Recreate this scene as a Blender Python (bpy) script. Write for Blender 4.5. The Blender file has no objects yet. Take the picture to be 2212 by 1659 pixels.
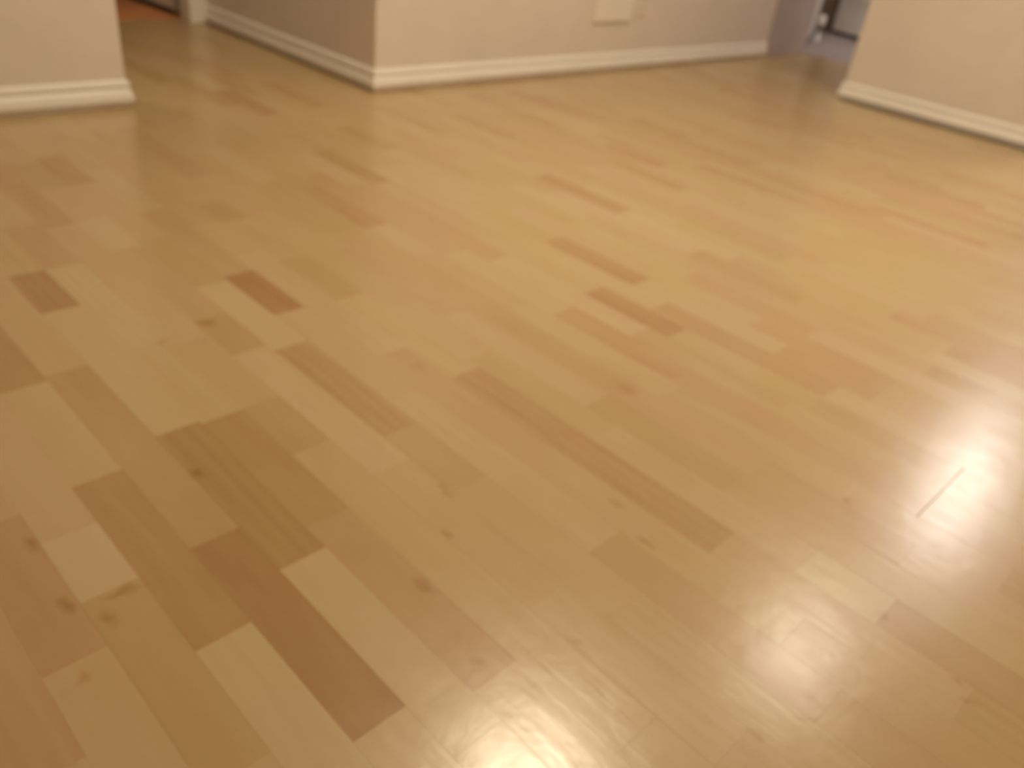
import bpy, math, random
from mathutils import Vector, Matrix

# ------------------------------------------------------------------ camera, world, exposure
H = 0.75                                   # camera height, the unit the plan was measured in
IMG_W, IMG_H, FPX = 2212, 1659, 1764.57
YAW, PITCH, ROLL = -0.849257, 0.556811, 0.137175

scene = bpy.context.scene
col = scene.collection

fwd = Vector((math.cos(YAW) * math.cos(PITCH), math.sin(YAW) * math.cos(PITCH), -math.sin(PITCH)))
rgt0 = Vector((math.sin(YAW), -math.cos(YAW), 0))
up0 = rgt0.cross(fwd)
rgt = math.cos(ROLL) * rgt0 + math.sin(ROLL) * up0
upv = -math.sin(ROLL) * rgt0 + math.cos(ROLL) * up0
cam_d = bpy.data.cameras.new('camera')
cam_d.sensor_fit = 'HORIZONTAL'
cam_d.sensor_width = 36.0
cam_d.lens = 36.0 * FPX / IMG_W
cam_d.clip_start = 0.02
cam_d.dof.use_dof = True
cam_d.dof.focus_distance = 0.50
cam_d.dof.aperture_fstop = 5.0
cam = bpy.data.objects.new('camera', cam_d)
col.objects.link(cam)
m = Matrix((rgt, upv, -fwd)).transposed().to_4x4()
m.translation = Vector((0, 0, H))
cam.matrix_world = m
scene.camera = cam

world = bpy.data.worlds.new('world')
world.use_nodes = True
world.node_tree.nodes['Background'].inputs[0].default_value = (0.02, 0.016, 0.012, 1)
world.node_tree.nodes['Background'].inputs[1].default_value = 1.0
scene.world = world

scene.view_settings.view_transform = 'Standard'
scene.view_settings.look = 'None'
scene.view_settings.gamma = 1.0
scene.view_settings.use_curve_mapping = False
scene.view_settings.exposure = 0.0

LAMP_WARM = (1.0, 0.83, 0.59)
LAMP_NEUTRAL = (1.0, 0.86, 0.67)
LAMP_COOL = (1.0, 0.92, 0.86)
LAMP1_POWER, LAMP2_POWER, REAR_FILL_POWER, HALL_FILL_POWER = 156.0, 69.0, 15.0, 33.0
TUBE_POWER, ENTRY_FILL_POWER = 86.0, 25.0

random.seed(11)


# ------------------------------------------------------------------ helpers
def px_to_floor(px, py):
    d = rgt * ((px - IMG_W / 2) / FPX) - upv * ((py - IMG_H / 2) / FPX) + fwd
    t = -H / d.z
    return d.x * t, d.y * t


def to_px(p):
    v = Vector(p) - Vector((0, 0, H))
    z = v.dot(fwd)
    if z < 0.05:
        return None
    return IMG_W / 2 + FPX * v.dot(rgt) / z, IMG_H / 2 - FPX * v.dot(upv) / z


def mesh_obj(name, verts, faces, mat, parent=None, smooth=False):
    me = bpy.data.meshes.new(name)
    me.from_pydata([tuple(v) for v in verts], [], [tuple(f) for f in faces])
    me.update()
    if mat:
        me.materials.append(mat)
    if smooth:
        for p in me.polygons:
            p.use_smooth = True
    o = bpy.data.objects.new(name, me)
    col.objects.link(o)
    if parent:
        o.parent = parent
    return o


class MB:
    def __init__(self):
        self.v, self.f = [], []

    def add(self, verts, faces):
        n = len(self.v)
        self.v += [tuple(p) for p in verts]
        self.f += [tuple(i + n for i in f) for f in faces]
        return self

    def box(self, x0, x1, y0, y1, z0, z1):
        x0, x1 = min(x0, x1), max(x0, x1)
        y0, y1 = min(y0, y1), max(y0, y1)
        vs = [(x0, y0, z0), (x1, y0, z0), (x1, y1, z0), (x0, y1, z0),
              (x0, y0, z1), (x1, y0, z1), (x1, y1, z1), (x0, y1, z1)]
        fs = [(3, 2, 1, 0), (4, 5, 6, 7), (0, 1, 5, 4), (1, 2, 6, 5), (2, 3, 7, 6), (3, 0, 4, 7)]
        return self.add(vs, fs)

    def prism(self, poly, z0, z1):
        """poly counter-clockwise in plan"""
        n = len(poly)
        vs = [(x, y, z0) for x, y in poly] + [(x, y, z1) for x, y in poly]
        fs = [tuple(range(n - 1, -1, -1)), tuple(range(n, 2 * n))]
        fs += [(i, (i + 1) % n, n + (i + 1) % n, n + i) for i in range(n)]
        return self.add(vs, fs)

    def lathe(self, prof, c, seg=40):
        """prof: list of (r, z), first and last may have r = 0"""
        rings = []
        vs, fs = [], []
        for r, z in prof:
            if r < 1e-6:
                rings.append([len(vs)])
                vs.append((c[0], c[1], z))
            else:
                rings.append(list(range(len(vs), len(vs) + seg)))
                vs += [(c[0] + r * math.cos(2 * math.pi * k / seg), c[1] + r * math.sin(2 * math.pi * k / seg), z)
                       for k in range(seg)]
        for a, b in zip(rings, rings[1:]):
            for k in range(seg):
                k2 = (k + 1) % seg
                if len(a) == 1:
                    fs.append((a[0], b[k2], b[k]))
                elif len(b) == 1:
                    fs.append((a[k], a[k2], b[0]))
                else:
                    fs.append((a[k], a[k2], b[k2], b[k]))
        return self.add(vs, fs)

    def build(self, name, mat, parent=None, smooth=False, bevel=0.0):
        o = mesh_obj(name, self.v, self.f, mat, parent, smooth)
        if bevel:
            b = o.modifiers.new('bevel', 'BEVEL')
            b.width = bevel
            b.segments = 3
            b.limit_method = 'ANGLE'
        return o


def tag(o, label=None, cat=None, group=None, kind=None):
    if label:
        o['label'] = label
    if cat:
        o['category'] = cat
    if group:
        o['group'] = group
    if kind:
        o['kind'] = kind
    return o


def empty(name, loc=(0, 0, 0)):
    o = bpy.data.objects.new(name, None)
    o.location = loc
    o.empty_display_size = 0.05
    col.objects.link(o)
    return o


def adopt(child, parent):
    child.parent = parent
    child.matrix_parent_inverse = Matrix.Translation(parent.location).inverted()
    return child


# ------------------------------------------------------------------ materials
def new_mat(name):
    mt = bpy.data.materials.new(name)
    mt.use_nodes = True
    nt = mt.node_tree
    return mt, nt, nt.nodes['Principled BSDF']


def paint(name, colr, rough=0.6, spec=0.3, var=0.03, scale=6.0, bump=0.02, bscale=220.0):
    mt, nt, bs = new_mat(name)
    N, L = nt.nodes.new, nt.links.new
    geo = N('ShaderNodeNewGeometry')
    no = N('ShaderNodeTexNoise')
    no.inputs['Scale'].default_value = scale
    no.inputs['Detail'].default_value = 3
    L(geo.outputs['Position'], no.inputs['Vector'])
    rp = N('ShaderNodeValToRGB')
    rp.color_ramp.elements[0].position = 0.3
    rp.color_ramp.elements[1].position = 0.7
    rp.color_ramp.elements[0].color = tuple(c * (1 - var) for c in colr) + (1,)
    rp.color_ramp.elements[1].color = tuple(min(1, c * (1 + var)) for c in colr) + (1,)
    L(no.outputs['Fac'], rp.inputs['Fac'])
    L(rp.outputs['Color'], bs.inputs['Base Color'])
    bs.inputs['Roughness'].default_value = rough
    bs.inputs['Specular IOR Level'].default_value = spec
    if bump:
        n2 = N('ShaderNodeTexNoise')
        n2.inputs['Scale'].default_value = bscale
        L(geo.outputs['Position'], n2.inputs['Vector'])
        bp = N('ShaderNodeBump')
        bp.inputs['Strength'].default_value = bump
        bp.inputs['Distance'].default_value = 0.002
        L(n2.outputs['Fac'], bp.inputs['Height'])
        L(bp.outputs['Normal'], bs.inputs['Normal'])
    return mt


def emitter(name, colr, strength):
    mt, nt, bs = new_mat(name)
    bs.inputs['Base Color'].default_value = (0.8, 0.8, 0.78, 1)
    bs.inputs['Emission Color'].default_value = tuple(colr) + (1,)
    bs.inputs['Emission Strength'].default_value = strength
    bs.inputs['Roughness'].default_value = 0.4
    return mt


# strip lattice measured on the floor: rows run along x, numbered towards -y
ROW0, ROWW = -0.222 * H, 0.0883 * H


def row_y(r):
    return ROW0 - ROWW * r


# small dark flecks in the printed wood: (x, row position, half length, half width) in the plan unit
KNOTS = [(0.70, 4.84, .030, .020), (0.77, 6.10, .022, .012), (0.53, 4.5, .016, .016), (1.24, 9.64, .018, .014),
         (0.865, 6.9, .030, .010), (0.89, 13.6, .050, .034), (0.64, 9.62, .020, .014), (0.535, 9.18, .026, .012),
         (0.465, 6.1, .020, .014), (0.67, 25.4, .022, .014), (0.35, 14.15, .016, .014), (0.165, 11.38, .012, .018),
         (0.00, 10.54, .018, .012), (0.19, 7.02, .014, .014), (1.16, -.10, .030, .016), (0.975, 0.66, .012, .040),
         (0.86, -.55, .022, .012), (1.17, 3.12, .020, .020), (1.68, 6.3, .030, .030), (1.65, 4.87, .020, .020),
         (0.02, 10.9, .020, .008), (0.94, 0.25, .030, .012), (1.00, -0.2, .030, .016)]


def wood_material():
    mt, nt, bs = new_mat('maple_laminate')
    N, L = nt.nodes.new, nt.links.new

    def math_(op, a, b=None, clamp=False):
        n = N('ShaderNodeMath')
        n.operation = op
        n.use_clamp = clamp
        for i, v in enumerate((a, b)):
            if v is None:
                continue
            if isinstance(v, (int, float)):
                n.inputs[i].default_value = v
            else:
                L(v, n.inputs[i])
        return n.outputs[0]

    geo = N('ShaderNodeNewGeometry')
    at = N('ShaderNodeAttribute')
    at.attribute_name = 'tone'
    sep = N('ShaderNodeSeparateColor')
    L(at.outputs['Color'], sep.inputs[0])
    tone, rnd, rnd2 = sep.outputs[0], sep.outputs[1], sep.outputs[2]
    # every strip shifts the grain by its own random amount
    off = N('ShaderNodeCombineXYZ')
    L(math_('MULTIPLY', rnd, 37.0), off.inputs[0])
    L(math_('MULTIPLY', rnd2, 53.0), off.inputs[1])
    L(math_('MULTIPLY', rnd, 19.0), off.inputs[2])
    add = N('ShaderNodeVectorMath')
    add.operation = 'ADD'
    L(geo.outputs['Position'], add.inputs[0])
    L(off.outputs[0], add.inputs[1])
    # soft drifts, streaks and fine fibres, all stretched along the strip
    def stretched(sx, sy, scale, detail, dist=0.0):
        mp = N('ShaderNodeMapping')
        mp.inputs['Scale'].default_value = (sx, sy, 1)
        L(add.outputs[0], mp.inputs['Vector'])
        n = N('ShaderNodeTexNoise')
        n.inputs['Scale'].default_value = scale
        n.inputs['Detail'].default_value = detail
        n.inputs['Distortion'].default_value = dist
        L(mp.outputs[0], n.inputs['Vector'])
        return n.outputs['Fac']
    drift = stretched(4, 14, 1.0, 2, 0.6)
    streak = stretched(3, 60, 1.0, 3, 0.3)
    fibre = stretched(20, 420, 1.0, 3)
    # cathedral figure on some strips
    mpw = N('ShaderNodeMapping')
    mpw.inputs['Scale'].default_value = (5, 26, 1)
    L(add.outputs[0], mpw.inputs['Vector'])
    wv = N('ShaderNodeTexWave')
    wv.wave_type = 'RINGS'
    wv.inputs['Scale'].default_value = 0.55
    wv.inputs['Distortion'].default_value = 5.0
    wv.inputs['Detail'].default_value = 2
    wv.inputs['Detail Scale'].default_value = 0.7
    L(mpw.outputs[0], wv.inputs['Vector'])
    figw = math_('MULTIPLY', math_('GREATER_THAN', rnd2, 0.72), 0.055)
    t = math_('ADD', tone, math_('MULTIPLY', math_('SUBTRACT', drift, 0.5), 0.26))
    t = math_('ADD', t, math_('MULTIPLY', math_('SUBTRACT', streak, 0.5), 0.12))
    t = math_('ADD', t, math_('MULTIPLY', math_('SUBTRACT', fibre, 0.5), 0.05))
    t = math_('ADD', t, math_('MULTIPLY', math_('SUBTRACT', wv.outputs['Fac'], 0.5), figw))
    # knots
    acc = None
    kn = N('ShaderNodeTexNoise')
    kn.inputs['Scale'].default_value = 45
    kn.inputs['Detail'].default_value = 2
    L(geo.outputs['Position'], kn.inputs['Vector'])
    kv = N('ShaderNodeVectorMath')
    kv.operation = 'MULTIPLY_ADD'
    L(kn.outputs['Color'], kv.inputs[0])
    kv.inputs[1].default_value = (0.034, 0.022, 0)
    kv.inputs[2].default_value = (-0.017, -0.011, 0)
    kp = N('ShaderNodeVectorMath')
    kp.operation = 'ADD'
    L(geo.outputs['Position'], kp.inputs[0])
    L(kv.outputs[0], kp.inputs[1])
    for kx, kr, hl, hw in KNOTS:
        sub = N('ShaderNodeVectorMath')
        sub.operation = 'SUBTRACT'
        L(kp.outputs[0], sub.inputs[0])
        sub.inputs[1].default_value = (kx * H, row_y(kr), 0)
        mul = N('ShaderNodeVectorMath')
        mul.operation = 'MULTIPLY'
        L(sub.outputs[0], mul.inputs[0])
        mul.inputs[1].default_value = (1 / (hl * H), 1 / (hw * H), 0)
        ln = N('ShaderNodeVectorMath')
        ln.operation = 'LENGTH'
        L(mul.outputs[0], ln.inputs[0])
        k = math_('SUBTRACT', 1.0, ln.outputs['Value'], True)
        acc = k if acc is None else math_('MAXIMUM', acc, k)
    t = math_('SUBTRACT', t, math_('MULTIPLY', acc, 0.30), True)
    rp = N('ShaderNodeValToRGB')
    cr = rp.color_ramp
    stops = [(0.0, (.276, .148, .055)), (0.2, (.350, .212, .087)), (0.38, (.400, .266, .122)), (0.5, (.430, .298, .145)),
             (0.8, (.470, .357, .196)), (1.0, (.507, .405, .242))]
    cr.elements[0].position, cr.elements[0].color = stops[0][0], stops[0][1] + (1,)
    cr.elements[1].position, cr.elements[1].color = stops[-1][0], stops[-1][1] + (1,)
    for p, c in stops[1:-1]:
        e = cr.elements.new(p)
        e.color = c + (1,)
    L(t, rp.inputs['Fac'])
    # a little hue drift from strip to strip (pinkish to olive)
    hs = N('ShaderNodeHueSaturation')
    L(math_('ADD', 0.494, math_('MULTIPLY', rnd, 0.012)), hs.inputs['Hue'])
    L(rp.outputs['Color'], hs.inputs['Color'])
    L(hs.outputs['Color'], bs.inputs['Base Color'])
    # semi-gloss lacquer, slightly uneven
    pr = N('ShaderNodeTexNoise')
    pr.inputs['Scale'].default_value = 26
    pr.inputs['Detail'].default_value = 3
    L(geo.outputs['Position'], pr.inputs['Vector'])
    L(math_('ADD', 0.218, math_('MULTIPLY', pr.outputs['Fac'], 0.07)), bs.inputs['Roughness'])
    bs.inputs['Specular IOR Level'].default_value = 0.5
    bp = N('ShaderNodeBump')
    bp.inputs['Strength'].default_value = 0.18
    bp.inputs['Distance'].default_value = 0.001
    L(math_('ADD', streak, math_('MULTIPLY', pr.outputs['Fac'], 2.0)), bp.inputs['Height'])
    L(bp.outputs['Normal'], bs.inputs['Normal'])
    return mt


M_WOOD = wood_material()
M_WALL = paint('wall_paint', (.70, .625, .56), rough=0.55, spec=0.25)
M_CEIL = paint('ceiling_paint', (.78, .77, .74), rough=0.8)
M_TRIM = paint('trim_paint', (.80, .76, .70), rough=0.35, spec=0.4, var=0.02, bump=0.0)
M_DOOR = paint('door_paint', (.72, .68, .64), rough=0.4, spec=0.4, var=0.02, bump=0.0)
M_SUB = paint('dark_underlay', (.10, .06, .03), rough=0.9)
M_RED = paint('red_brown_floorboards', (.60, .26, .105), rough=0.4, var=0.2, scale=12)
M_TILE = paint('mauve_tile', (.30, .25, .24), rough=0.45, var=0.08, scale=9)
M_DARK = paint('dark_stained_wood', (.10, .065, .04), rough=0.45, var=0.15, scale=30)
M_RUBBER = paint('dark_rubber', (.03, .022, .015), rough=0.6, var=0.05, bump=0)
M_PLATE = paint('white_plastic', (.80, .74, .66), rough=0.4, spec=0.45, var=0.01, bump=0)
M_SLOT = paint('socket_slot', (.05, .04, .03), rough=0.7, var=0.02, bump=0)
M_METAL = paint('brushed_steel', (.6, .58, .55), rough=0.3, var=0.03, bump=0)
M_METAL.node_tree.nodes['Principled BSDF'].inputs['Metallic'].default_value = 1.0

# ------------------------------------------------------------------ plan of the rooms (metres)
CEIL = 2.40
BT = 0.014                                  # baseboard thickness
XL, YL_END = 3.485 * H + BT, -1.375 * H     # left wall face, its free end
XB = 3.375 * H + BT                         # back wall face
YR = -2.515 * H - BT                        # return wall face (beside the left passage)
YQ, XQ0, XQ1 = -5.454 * H - BT, 1.04 * H, 2.336 * H   # right wall face and its two ends
Y_TILE = -6.93 * H                          # end of the laminate in the right passage
X_THR = 5.24 * H                            # threshold of the left passage
X_REAR, Y_FAR = -2.2, 1.6
Y_KIT = -9.3 * H
X_EAST = 7.2 * H

# ------------------------------------------------------------------ floor: slab with its laminate strips
slab = MB().box(X_REAR, X_THR, Y_TILE, Y_FAR, -0.06, -0.0085).build('floor', M_SUB)
tag(slab, 'glossy maple strip laminate floor of the room', kind='structure')

RUN = {  # row: [(x where a strip starts, going towards the camera, tone)], tone None = unknown
    -3: [(1.30, .2), (.95, -.8), (.6, None)],
    -2: [(1.45, -.6), (1.02, -.4), (.74, .2), (.45, None)],
    -1: [(1.62, .3), (1.24, -.9), (.89, .5), (.52, None)],
    0: [(2.05, .1), (1.60, .5), (1.15, 1.4), (.99, -.7), (.60, None)],
    1: [(1.98, -1.5), (1.62, .6), (1.26, -1.5), (.805, 1.1), (.42, None)],
    2: [(2.2, .3), (1.64, -.9), (1.0, -2.1), (.543, .9), (.2, None)],
    3: [(2.50, .1), (2.14, -1.8), (1.91, .7), (1.32, -1.8), (.872, .9), (.44, .5), (.1, None)],
    4: [(2.45, -.4), (2.14, 1.0), (1.65, .6), (1.31, -1.4), (.93, -.6), (.5, .3), (.2, None)],
    5: [(2.78, -.8), (2.40, .2), (1.96, .8), (1.62, .3), (1.31, -1.0), (1.12, .1), (.71, .5), (.3, None)],
    6: [(2.95, -1.0), (2.70, .2), (2.42, .9), (2.17, .0), (1.70, -.7), (1.51, 1.3), (.98, .2), (.56, .3), (.2, None)],
    7: [(3.0, -1.4), (2.70, .3), (2.2, -.5), (1.86, 1.3), (1.48, -1.3), (1.065, -.4), (.85, .1), (.46, .2), (.05, None)],
    8: [(2.4, -.3), (1.885, -2.3), (1.63, .7), (1.17, .6), (.92, .9), (.583, -.4), (.14, -.6), (-.2, -.9)],
    9: [(2.55, -.5), (2.24, .2), (1.99, .9), (1.33, .1), (.86, .3), (.54, -.1), (.25, -.5), (-.1, -.9)],
    10: [(2.39, -1.2), (2.22, .1), (1.9, -.8), (1.62, .6), (1.16, -1.2), (.86, -1.2), (.445, .2), (.0, -.7)],
    11: [(2.24, .0), (1.7, .5), (1.2, .0), (.808, .9), (.318, 1.5), (.165, -.8)],
    12: [(1.9, .2), (1.4, .7), (.90, -.6), (.53, .2), (.26, .5), (-.05, None)],
    13: [(2.0, -.2), (1.33, -.5), (.93, .2), (.525, -.5), (.2, .5)],
    14: [(2.16, -1.0), (1.98, 1.0), (1.74, .2), (1.33, .6), (.82, .1), (.35, .4), (.05, None)],
    15: [(2.2, .3), (1.7, .9), (1.25, -.5), (.85, -.2), (.235, .2)],
    16: [(2.69, .9), (2.33, .1), (1.6, 1.2), (1.05, -.3), (.62, .0), (.235, .5)],
    17: [(2.70, -1.2), (2.30, .4), (1.75, .7), (1.29, -1.7), (.99, -.1), (.58, -.4), (.235, .8)],
    18: [(3.62, -1.3), (3.2, .2), (2.44, .9), (1.9, .7), (1.5, 1.0), (1.12, -.7), (.58, .8), (.2, None)],
    19: [(2.44, 1.1), (2.0, .4), (1.62, -1.3), (1.25, .7), (.77, -.6), (.5, None)],
    20: [(2.95, -1.0), (2.60, .8), (1.9, .9), (1.3, .5), (.9, -.3), (.5, None)],
    21: [(2.2, .4), (1.68, .9), (1.2, .0), (.77, 1.0), (.35, None)],
    22: [(2.4, .4), (2.06, 1.3), (1.7, .6), (1.15, .4), (.82, .2), (.47, -1.0), (.2, None)],
    23: [(2.38, .2), (1.95, 1.4), (1.30, -.6), (.9, .3), (.5, None)],
    24: [(2.10, -1.1), (1.67, 1.2), (1.2, .3), (.80, .0), (.48, -.8)],
    25: [(1.92, 1.2), (1.5, .6), (1.0, .1), (.68, -.5)],
    26: [(1.95, .3), (1.5, -.2), (1.1, .7)],
    27: [(2.1, .7), (1.6, .1), (1.0, .5), (.41, 1.1)],
    31: [(2.6, .2), (2.27, -1.1), (1.95, .4), (1.52, .9), (1.1, .2)],
    35: [(2.0, -.5), (1.10, .9)],
    37: [(2.52, -1.1), (2.2, .3), (1.76, .9)],
    42: [(1.9, .2), (1.37, -1.0)],
    48: [(1.8, .1), (1.46, .8)],
}


def row_span(r):
    """x range (plan unit) of the floor for a row"""
    yc = row_y(r + 0.5)
    if yc > YL_END:
        hi = (XL + 0.004) / H
    elif yc > YR:
        hi = X_THR / H
    else:
        hi = (XB + 0.004) / H
    lo = X_REAR / H + 0.02
    if yc < YQ:
        lo = XQ1 / H - 0.02
    if yc < Y_TILE:
        return None
    return lo, hi


def make_pieces():
    rng = random.Random(5)
    out = []
    r = -22
    while True:
        sp = row_span(r)
        if sp is None:
            break
        lo, hi = sp
        fixed = [(x, t) for x, t in RUN.get(r, []) if lo < x < hi]
        marks = []
        x = hi
        first = fixed[0][0] if fixed else lo
        lead = rng.uniform(.1, .55)
        while x > first + 0.001:
            nx = x - (lead if x == hi else rng.uniform(.34, .62))
            if nx < first + 0.17:
                nx = first
            marks.append((x, nx, None))
            x = nx
        for i, (fx, ft) in enumerate(fixed):
            ex = fixed[i + 1][0] if i + 1 < len(fixed) else None
            if ex is None:
                ex = fx - rng.uniform(.36, .55)
                ex = max(ex, lo)
            marks.append((fx, ex, ft))
            x = ex
        while x > lo + 0.001:
            nx = x - rng.uniform(.34, .62)
            if nx < lo + 0.15:
                nx = lo
            marks.append((x, nx, None))
            x = nx
        for a, b, t in marks:
            if t is None:
                t = max(-1.7, min(1.5, rng.gauss(0.1, .45)))
            elif t < 0 and r >= 5:
                t *= 0.78
            out.append((r, b * H, a * H, t, rng.random(), rng.random()))
        r += 1
    return out


def piece_geometry(p):
    r, x0, x1, t, a, b = p
    g = 0.00003
    y1, y0 = row_y(r), row_y(r + 1)
    gy1 = 0.00005 if r % 3 == 0 else g
    gy0 = 0.00005 if (r + 1) % 3 == 0 else g
    gx0 = gx1 = g
    if 15 <= r <= 17:
        if abs(x0 - .235 * H) < 1e-4:
            gx0 = 0.0006
        if abs(x1 - .235 * H) < 1e-4:
            gx1 = 0.0006
    X0, X1, Y0, Y1 = x0 + gx0, x1 - gx1, y0 + gy0, y1 - gy1
    zt, zb, c = 0.0, -0.008, 0.00008
    vs = [(X0, Y0, zb), (X1, Y0, zb), (X1, Y1, zb), (X0, Y1, zb),
          (X0, Y0, zt - c), (X1, Y0, zt - c), (X1, Y1, zt - c), (X0, Y1, zt - c),
          (X0 + c, Y0 + c, zt), (X1 - c, Y0 + c, zt), (X1 - c, Y1 - c, zt), (X0 + c, Y1 - c, zt)]
    fs = [(3, 2, 1, 0), (8, 9, 10, 11)]
    for k in range(4):
        k2 = (k + 1) % 4
        fs += [(k, k2, 4 + k2, 4 + k), (4 + k, 4 + k2, 8 + k2, 8 + k)]
    return vs, fs


def piece_area(p):
    r, x0, x1 = p[:3]
    y1, y0 = row_y(r), row_y(r + 1)
    inside = 0
    n = 9
    for i in range(n):
        q = to_px((x0 + (x1 - x0) * (i + .5) / n, (y0 + y1) / 2, 0))
        if q and -5 < q[0] < IMG_W + 5 and -5 < q[1] < IMG_H + 5:
            inside += 1
    if not inside:
        return 0
    q = [to_px(c) for c in ((x0, y0, 0), (x1, y0, 0), (x1, y1, 0), (x0, y1, 0))]
    if any(c is None for c in q):
        return 1e6 * inside / n
    ar = abs(sum(q[i][0] * q[(i + 1) % 4][1] - q[(i + 1) % 4][0] * q[i][1] for i in range(4))) / 2
    return ar * inside / n


def set_tone(me, vals):
    att = me.attributes.new('tone', 'FLOAT_COLOR', 'FACE')
    flat = []
    for v in vals:
        flat += [v[0], v[1], v[2], 1.0]
    att.data.foreach_set('color', flat)


pieces = make_pieces()
ranked = sorted(range(len(pieces)), key=lambda i: -piece_area(pieces[i]))
near = [i for i in ranked[:300] if piece_area(pieces[i]) > 0]
near_set = set(near)
for i in near:
    p = pieces[i]
    vs, fs = piece_geometry(p)
    cx, cy = (p[1] + p[2]) / 2, row_y(p[0] + .5)
    o = mesh_obj('floor_strip', [(v[0] - cx, v[1] - cy, v[2]) for v in vs], fs, M_WOOD, slab)
    o.location = (cx, cy, 0)
    set_tone(o.data, [((p[3] + 3) / 6, p[4], p[5])] * len(fs))
rest = MB()
tones = []
for i, p in enumerate(pieces):
    if i in near_set:
        continue
    vs, fs = piece_geometry(p)
    rest.add(vs, fs)
    tones += [((p[3] + 3) / 6, p[4], p[5])] * len(fs)
o = rest.build('floor_strips_beyond', M_WOOD, slab)
set_tone(o.data, tones)
tag(o, kind='stuff')

# floors of the rooms seen through the two passages
o = MB().box(X_THR + 0.002, X_EAST, YR - 1.2, Y_FAR, -0.05, -0.001).build('floor_side_room', M_RED)
tag(o, 'red-brown floor of the dim room beyond the left doorway', kind='structure')
o = MB().box(X_THR - 0.012, X_THR + 0.014, YR, YL_END, -0.02, 0.0015).build('trim_1', M_RED, bevel=0.001)
tag(o, 'low wooden threshold strip under the left doorway', kind='structure')
o = MB().box(X_REAR, X_EAST, Y_KIT, Y_TILE - 0.001, -0.05, -0.001).build('floor_entry', M_TILE)
tag(o, 'mauve-grey floor beyond the end of the laminate at right', kind='structure')
o = MB().box(X_REAR, XQ1 - 0.03, Y_TILE, YQ - 0.12, -0.05, -0.0084).build('floor_kitchen', M_TILE)
tag(o, 'floor of the space behind the right wall', kind='structure')

# ------------------------------------------------------------------ walls and ceiling
WT = 0.115
o = MB().box(XL, XL + WT, YL_END, Y_FAR, 0, CEIL).build('wall_left', M_WALL, bevel=0.004)
tag(o, 'beige painted wall at the left, ending in a free corner', kind='structure')
# closet block whose two faces make the projecting corner
o = MB().box(XB, X_THR - 0.10, Y_TILE, YR, 0, CEIL).build('wall_back', M_WALL, bevel=0.005)
tag(o, 'beige wall block whose corner projects into the middle of the view', kind='structure')
o = MB().prism([(XQ0, YQ), (XQ0, YQ - WT), (XQ1 - WT, YQ - WT), (XQ1 - WT, Y_TILE), (XQ1, Y_TILE), (XQ1, YQ)], 0, CEIL)  # leg along the passage is unseen, added to block the long box light
o = o.build('wall_right', M_WALL, bevel=0.004)
tag(o, 'beige painted wall at the right with a free corner', kind='structure')
o = MB().box(X_REAR - WT, X_REAR, Y_KIT, Y_FAR, 0, CEIL).build('wall_rear', M_WALL)
tag(o, 'beige wall behind the photographer', kind='structure')
o = MB().box(X_REAR, X_EAST, Y_FAR, Y_FAR + WT, 0, CEIL).build('wall_side', M_WALL)
tag(o, 'beige wall out of view to the left of the photographer', kind='structure')
o = MB().box(X_REAR, X_EAST, Y_KIT - WT, Y_KIT, 0, CEIL).build('wall_entry', M_WALL)
tag(o, 'wall closing the entry space at the far right', kind='structure')
o = MB().box(X_EAST, X_EAST + WT, Y_KIT, Y_FAR, 0, CEIL).build('wall_far', M_WALL)
tag(o, 'wall closing the dim room beyond the left doorway', kind='structure')
o = MB().box(X_REAR - WT, X_EAST + WT, Y_KIT - WT, Y_FAR + WT, CEIL, CEIL + 0.1).build('ceiling', M_CEIL)
tag(o, 'white ceiling over the rooms', kind='structure')

# ------------------------------------------------------------------ baseboards: one moulded profile swept along each wall
PROFILE = [(0.0, 0.0020), (0.0050, 0.0020), (0.0055, 0.0085), (0.0085, 0.0105), (0.0130, 0.0150), (0.0145, 0.0195),
           (0.0148, 0.0250), (0.0140, 0.0320), (0.0122, 0.0400), (0.0094, 0.0470), (0.0066, 0.0515), (0.0058, 0.0545),
           (0.0066, 0.0580), (0.0090, 0.0605), (0.0092, 0.0650), (0.0078, 0.0710), (0.0052, 0.0765), (0.0, 0.0800)]


def baseboard(name, path, label):
    """path: plan polyline along the wall face; the moulding stands to the left of the direction of travel"""
    n = len(path)
    P = [Vector((x, y)) for x, y in path]
    offs = []
    for i in range(n):
        ds = []
        if i > 0:
            ds.append((P[i] - P[i - 1]).normalized())
        if i < n - 1:
            ds.append((P[i + 1] - P[i]).normalized())
        ns = [Vector((-d.y, d.x)) for d in ds]
        if len(ns) == 1:
            offs.append(ns[0])
        else:
            b = (ns[0] + ns[1])
            offs.append(b * (2.0 / b.length_squared) * 1.0)
    vs, fs = [], []
    k = len(PROFILE)
    for i in range(n):
        for d, z in PROFILE:
            q = P[i] + offs[i] * d
            vs.append((q.x, q.y, z))
    for i in range(n - 1):
        for j in range(k - 1):
            a = i * k + j
            fs.append((a, a + k, a + k + 1, a + 1))
        fs.append((i * k + k - 1, (i + 1) * k + k - 1, (i + 1) * k, i * k))
    fs.append(tuple(range(k)))
    fs.append(tuple(range((n - 1) * k + k - 1, (n - 1) * k - 1, -1)))
    o = mesh_obj(name, vs, fs, M_TRIM)
    import bmesh
    bm = bmesh.new()
    bm.from_mesh(o.data)
    bmesh.ops.recalc_face_normals(bm, faces=bm.faces)
    bm.to_mesh(o.data)
    bm.free()
    tag(o, label, kind='structure')
    return o


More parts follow.
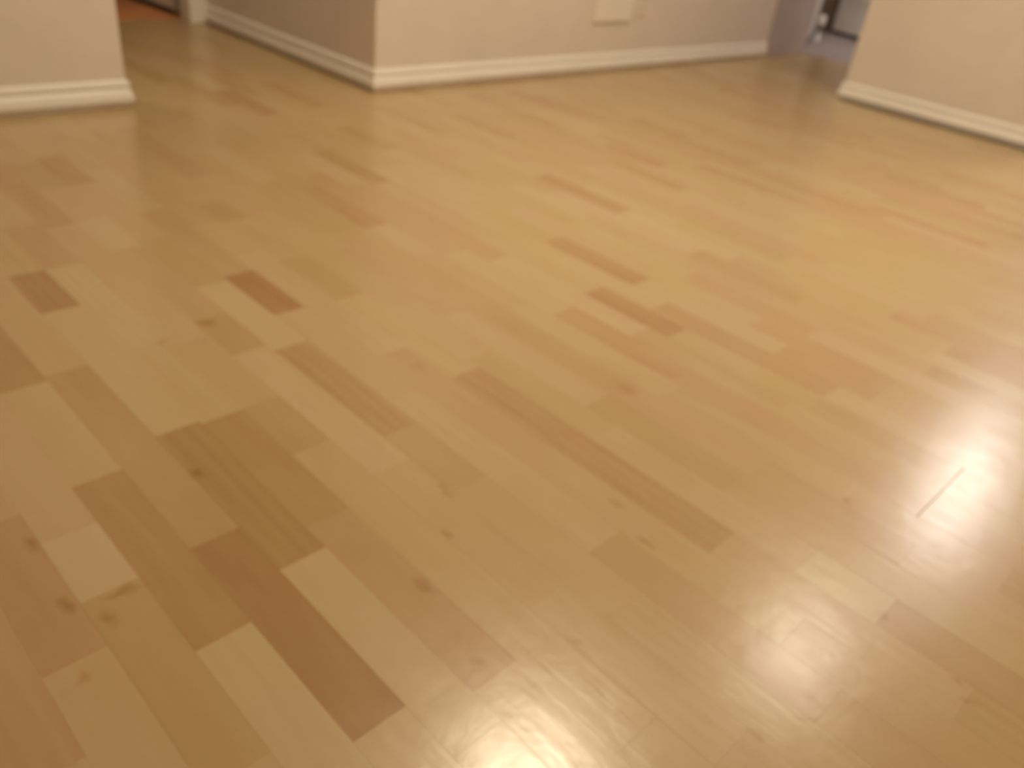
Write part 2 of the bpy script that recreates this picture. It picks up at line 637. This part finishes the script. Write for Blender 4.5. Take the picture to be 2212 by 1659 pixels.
Y_TAUPE0 = -6.30 * H
baseboard('baseboard_left', [(XL + WT, YL_END), (XL, YL_END), (XL, Y_FAR)],
          'white moulded baseboard along the left wall')
baseboard('baseboard_back', [(XB, Y_TAUPE0), (XB, YR), (X_THR - 0.10, YR)],
          'white moulded baseboard wrapping the projecting wall corner')
baseboard('baseboard_right', [(XQ0, YQ - WT), (XQ0, YQ), (XQ1, YQ), (XQ1, Y_TILE)],
          'white moulded baseboard along the right wall')

# ------------------------------------------------------------------ things on the back wall
PY0, PY1 = -4.487 * H, -4.135 * H
pl = empty('cover_plate', (XB, (PY0 + PY1) / 2, 0.29 * H))
adopt(MB().box(XB - 0.011, XB + 0.001, PY0, PY1, .29 * H, .29 * H + 0.26).build('panel', M_PLATE, bevel=0.003), pl)
tag(pl, 'plain white rectangular cover plate low on the back wall', 'cover plate')

OY0, OY1 = -4.655 * H, -4.555 * H
ou = empty('power_outlet', (XB, (OY0 + OY1) / 2, 0.318 * H))
OZ = .318 * H
adopt(MB().box(XB - 0.005, XB + 0.001, OY0, OY1, OZ, OZ + 0.115).build('plate', M_WALL, bevel=0.002), ou)
yc = (OY0 + OY1) / 2
for zc in (OZ + 0.036, OZ + 0.079):
    s = adopt(MB().box(XB - 0.0065, XB - 0.004, yc - 0.017, yc + 0.017, zc - 0.014, zc + 0.014).build('socket', M_WALL, bevel=0.003), ou)
    sl = MB()
    for dy in (-0.0065, 0.0065):
        sl.box(XB - 0.0068, XB - 0.0060, yc + dy - 0.0013, yc + dy + 0.0013, zc - 0.002, zc + 0.008)
    sl.box(XB - 0.0068, XB - 0.0060, yc - 0.003, yc + 0.003, zc - 0.010, zc - 0.005)
    sl.build('slots', M_SLOT, s)
tag(ou, 'beige duplex power outlet beside the white cover plate', 'power outlet')

# ------------------------------------------------------------------ left doorway: casing, jamb, open door
DH = 2.03


XC = X_THR - 0.10                            # wall with the doorway stands here
yj = -2.43 * H
o = MB()
o.box(XC, X_THR - 0.018, YR - 0.02, yj, 0, DH + 0.07)            # jamb post on the right
o.box(XC, X_THR + 0.01, YL_END - 0.02, YL_END + 0.10, 0, DH + 0.07)   # jamb post on the left
o.box(XC, X_THR + 0.01, yj, YL_END - 0.02, DH, DH + 0.07)
frame = o.build('trim_2', M_TRIM, bevel=0.003)
tag(frame, 'white painted door frame at the end of the left passage', kind='structure')
cs = MB()
cs.box(XC - 0.016, XC, YR + 0.001, yj + 0.004, 0.0, DH + 0.06)
cs.box(XC - 0.020, XC - 0.014, YR + 0.001, YR + 0.020, 0.0, DH + 0.06)
cs = cs.build('door_casing', M_TRIM, frame, bevel=0.004)
o = MB().box(X_THR - 0.10, X_THR - 0.01, YL_END - 0.01, Y_FAR, 0, CEIL)
o.box(X_THR - 0.10, X_THR - 0.01, YR, YL_END, DH + 0.07, CEIL)
o = o.build('wall_passage', M_WALL)
tag(o, 'wall around the doorway at the end of the left passage', kind='structure')


def door_leaf(name, mat, w, t, gap=0.012):
    """leaf along +x from the origin, thickness along -y, returned as parts in local space"""
    e = empty(name)
    rails = MB()
    rails.box(0, w, -t, 0, gap, DH - 0.005)
    leaf = rails.build('leaf', mat, e, bevel=0.002)
    pn = []
    for z0, z1 in ((0.22, 0.86), (1.02, 1.86)):
        for x0, x1 in ((0.11, w / 2 - 0.04), (w / 2 + 0.04, w - 0.11)):
            for side in (0, 1):
                y = 0.0 if side == 0 else -t
                s = 1 if side == 0 else -1
                p = MB()
                p.box(x0, x1, y - 0.001 * s, y + 0.004 * s, z0, z1)
                p.box(x0 + 0.03, x1 - 0.03, y + 0.003 * s, y + 0.009 * s, z0 + 0.03, z1 - 0.03)
                pn.append(p.build('panel', mat, e, bevel=0.003))
    sw = MB().box(0.002, w - 0.002, -t - 0.002, 0.002, 0.004, gap + 0.014).build('door_sweep', M_RUBBER, e)
    kn = MB()
    for s, y in ((1, 0.0), (-1, -t)):
        prof = [(0.0, 0.060), (0.018, 0.058), (0.026, 0.046), (0.022, 0.032), (0.010, 0.024), (0.010, 0.008), (0.028, 0.006), (0.028, 0.0)]
        seg = 20
        vs, fs = [], []
        for r, d in prof:
            for k in range(seg):
                a = 2 * math.pi * k / seg
                vs.append((w - 0.07 + r * math.cos(a), y + s * d, 0.95 + r * math.sin(a)))
        for i in range(len(prof) - 1):
            for k in range(seg):
                k2 = (k + 1) % seg
                fs.append((i * seg + k, i * seg + k2, (i + 1) * seg + k2, (i + 1) * seg + k))
        kn.add(vs, fs)
    kn.build('knob', M_METAL, e, smooth=True)
    return e


d1 = door_leaf('door_1', M_DOOR, 0.74, 0.036)
d1.location = (X_THR + 0.075, -2.447 * H, 0)
d1.rotation_euler = (0, 0, math.radians(4))
tag(d1, 'pale panelled door standing open beyond the left passage', kind='structure')

# ------------------------------------------------------------------ entry space at the far right
o = MB()
o.box(XB - 0.010, XB + 0.001, Y_TILE, Y_TAUPE0, 0, DH + 0.06)  # flat strip, darker than the wall, where the baseboard stops
o = o.build('trim_3', paint('taupe_strip', (.44, .37, .35), rough=0.4, bump=0), bevel=0.003)
tag(o, 'flat darker taupe strip at the far end of the back wall', kind='structure')
d2 = door_leaf('door_2', M_DOOR, 0.93, 0.036)
ang = math.atan2(-8.189 + 7.004, 3.949 - 3.441)
d2.location = (3.441 * H - 0.036 * math.sin(ang), -7.004 * H + 0.036 * math.cos(ang), 0)
d2.rotation_euler = (0, 0, ang)
tag(d2, 'pale door standing open at the far right passage', kind='structure')
ds = empty('door_stop', (3.77 * H - 0.042, -7.774 * H - 0.018, 0))
stp = MB().lathe([(0.0, 0.165), (0.012, 0.164), (0.020, 0.155), (0.020, 0.110), (0.014, 0.100), (0.0, 0.100)][::-1], (0, 0), 20)
stp.build('rubber_tip', M_PLATE, ds, smooth=True)
MB().lathe([(0.0, 0.102), (0.007, 0.102), (0.007, 0.010), (0.024, 0.006), (0.024, -0.001), (0.0, -0.001)][::-1], (0, 0), 20).build('post', M_METAL, ds, smooth=True)
tag(ds, 'small white door stop on the floor at the foot of the far right door', 'door stop')
o = MB().box(3.98 * H, 4.22 * H, -8.80 * H, -8.21 * H, 0, CEIL).build('trim_4', M_DARK, bevel=0.003)
tag(o, 'dark stained post beside the pale entry door', kind='structure')
d3 = door_leaf('door_3', M_TRIM, 0.84, 0.04)
ang3 = math.radians(161)
d3.location = (3.955 * H - 0.04 * math.sin(ang3), -8.57 * H + 0.04 * math.cos(ang3), 0)
d3.rotation_euler = (0, 0, ang3)
tag(d3, 'pale entry door with a dark sweep at the far right', kind='structure')

# ------------------------------------------------------------------ lamps (above the frame; some mirrored in the floor, others added as fill)


def dome_lamp(name, x, y, power, colr, label, r=0.15):
    e = empty(name, (x, y, CEIL))
    MB().lathe([(0.0, 0.0), (r + 0.02, 0.0), (r + 0.02, -0.022), (r + 0.006, -0.028), (0.0, -0.028)], (0, 0)).build('base', M_METAL, e)
    area = math.pi * r * r
    prof = [(r, -0.028)]
    for k in range(1, 9):
        a = math.pi / 2 * k / 8
        prof.append((r * math.cos(a) if k < 8 else 0.0, -0.028 - 0.075 * math.sin(a)))
    MB().lathe(prof, (0, 0)).build('glass_dome', emitter(name + '_glow', colr, power / (math.pi * area) / 1.0), e, smooth=True)
    tag(e, label, 'ceiling light', 'dome ceiling lights')
    return e


dome_lamp('ceiling_light', 1.42 * H, -2.17 * H, LAMP1_POWER / 4, LAMP_WARM,
          'round dome ceiling light mirrored as the yellow glow at the bottom edge of the floor')
dome_lamp('ceiling_light', 0.94 * H, -4.26 * H, LAMP2_POWER / 4, LAMP_NEUTRAL,
          'round dome ceiling light mirrored as the middle glow on the floor')
dome_lamp('ceiling_light', -1.25 * H, 0.95 * H, REAR_FILL_POWER / 4, LAMP_WARM,  # added fill lamp, lifts the left and return walls
          'unseen dome fill light added behind the photographer')
dome_lamp('ceiling_light', 4.62 * H, -0.72 * H, HALL_FILL_POWER / 4, (1.0, 0.76, 0.50),  # made-up lamp brightening the return wall and the passage floor
          'unseen dome fill light added in the corridor behind the left wall')
tb = empty('fluorescent_light', (0.87 * H, -7.02 * H, CEIL))
ta = math.atan2(-8.66 + 6.85, 1.05 - 0.79)
tb.rotation_euler = (0, 0, ta)
MB().box(-0.68, 0.68, -0.12, 0.12, -0.05, 0.0).build('housing', M_CEIL, tb, bevel=0.006)
MB().box(-0.66, 0.66, -0.105, 0.105, -0.095, -0.048).build('diffuser', emitter('tube_glow', LAMP_COOL, TUBE_POWER / (math.pi * 1.32 * .21) / 2.4), tb, bevel=0.01)
tag(tb, 'long box ceiling light mirrored as the white glow at the right edge of the floor', 'ceiling light')
dome_lamp('ceiling_light', 3.0 * H, -7.35 * H, ENTRY_FILL_POWER / 4, LAMP_COOL,  # unseen lamp put in to light the entry space and its doors
          'small unseen dome light added to brighten the far right entry', r=0.11)
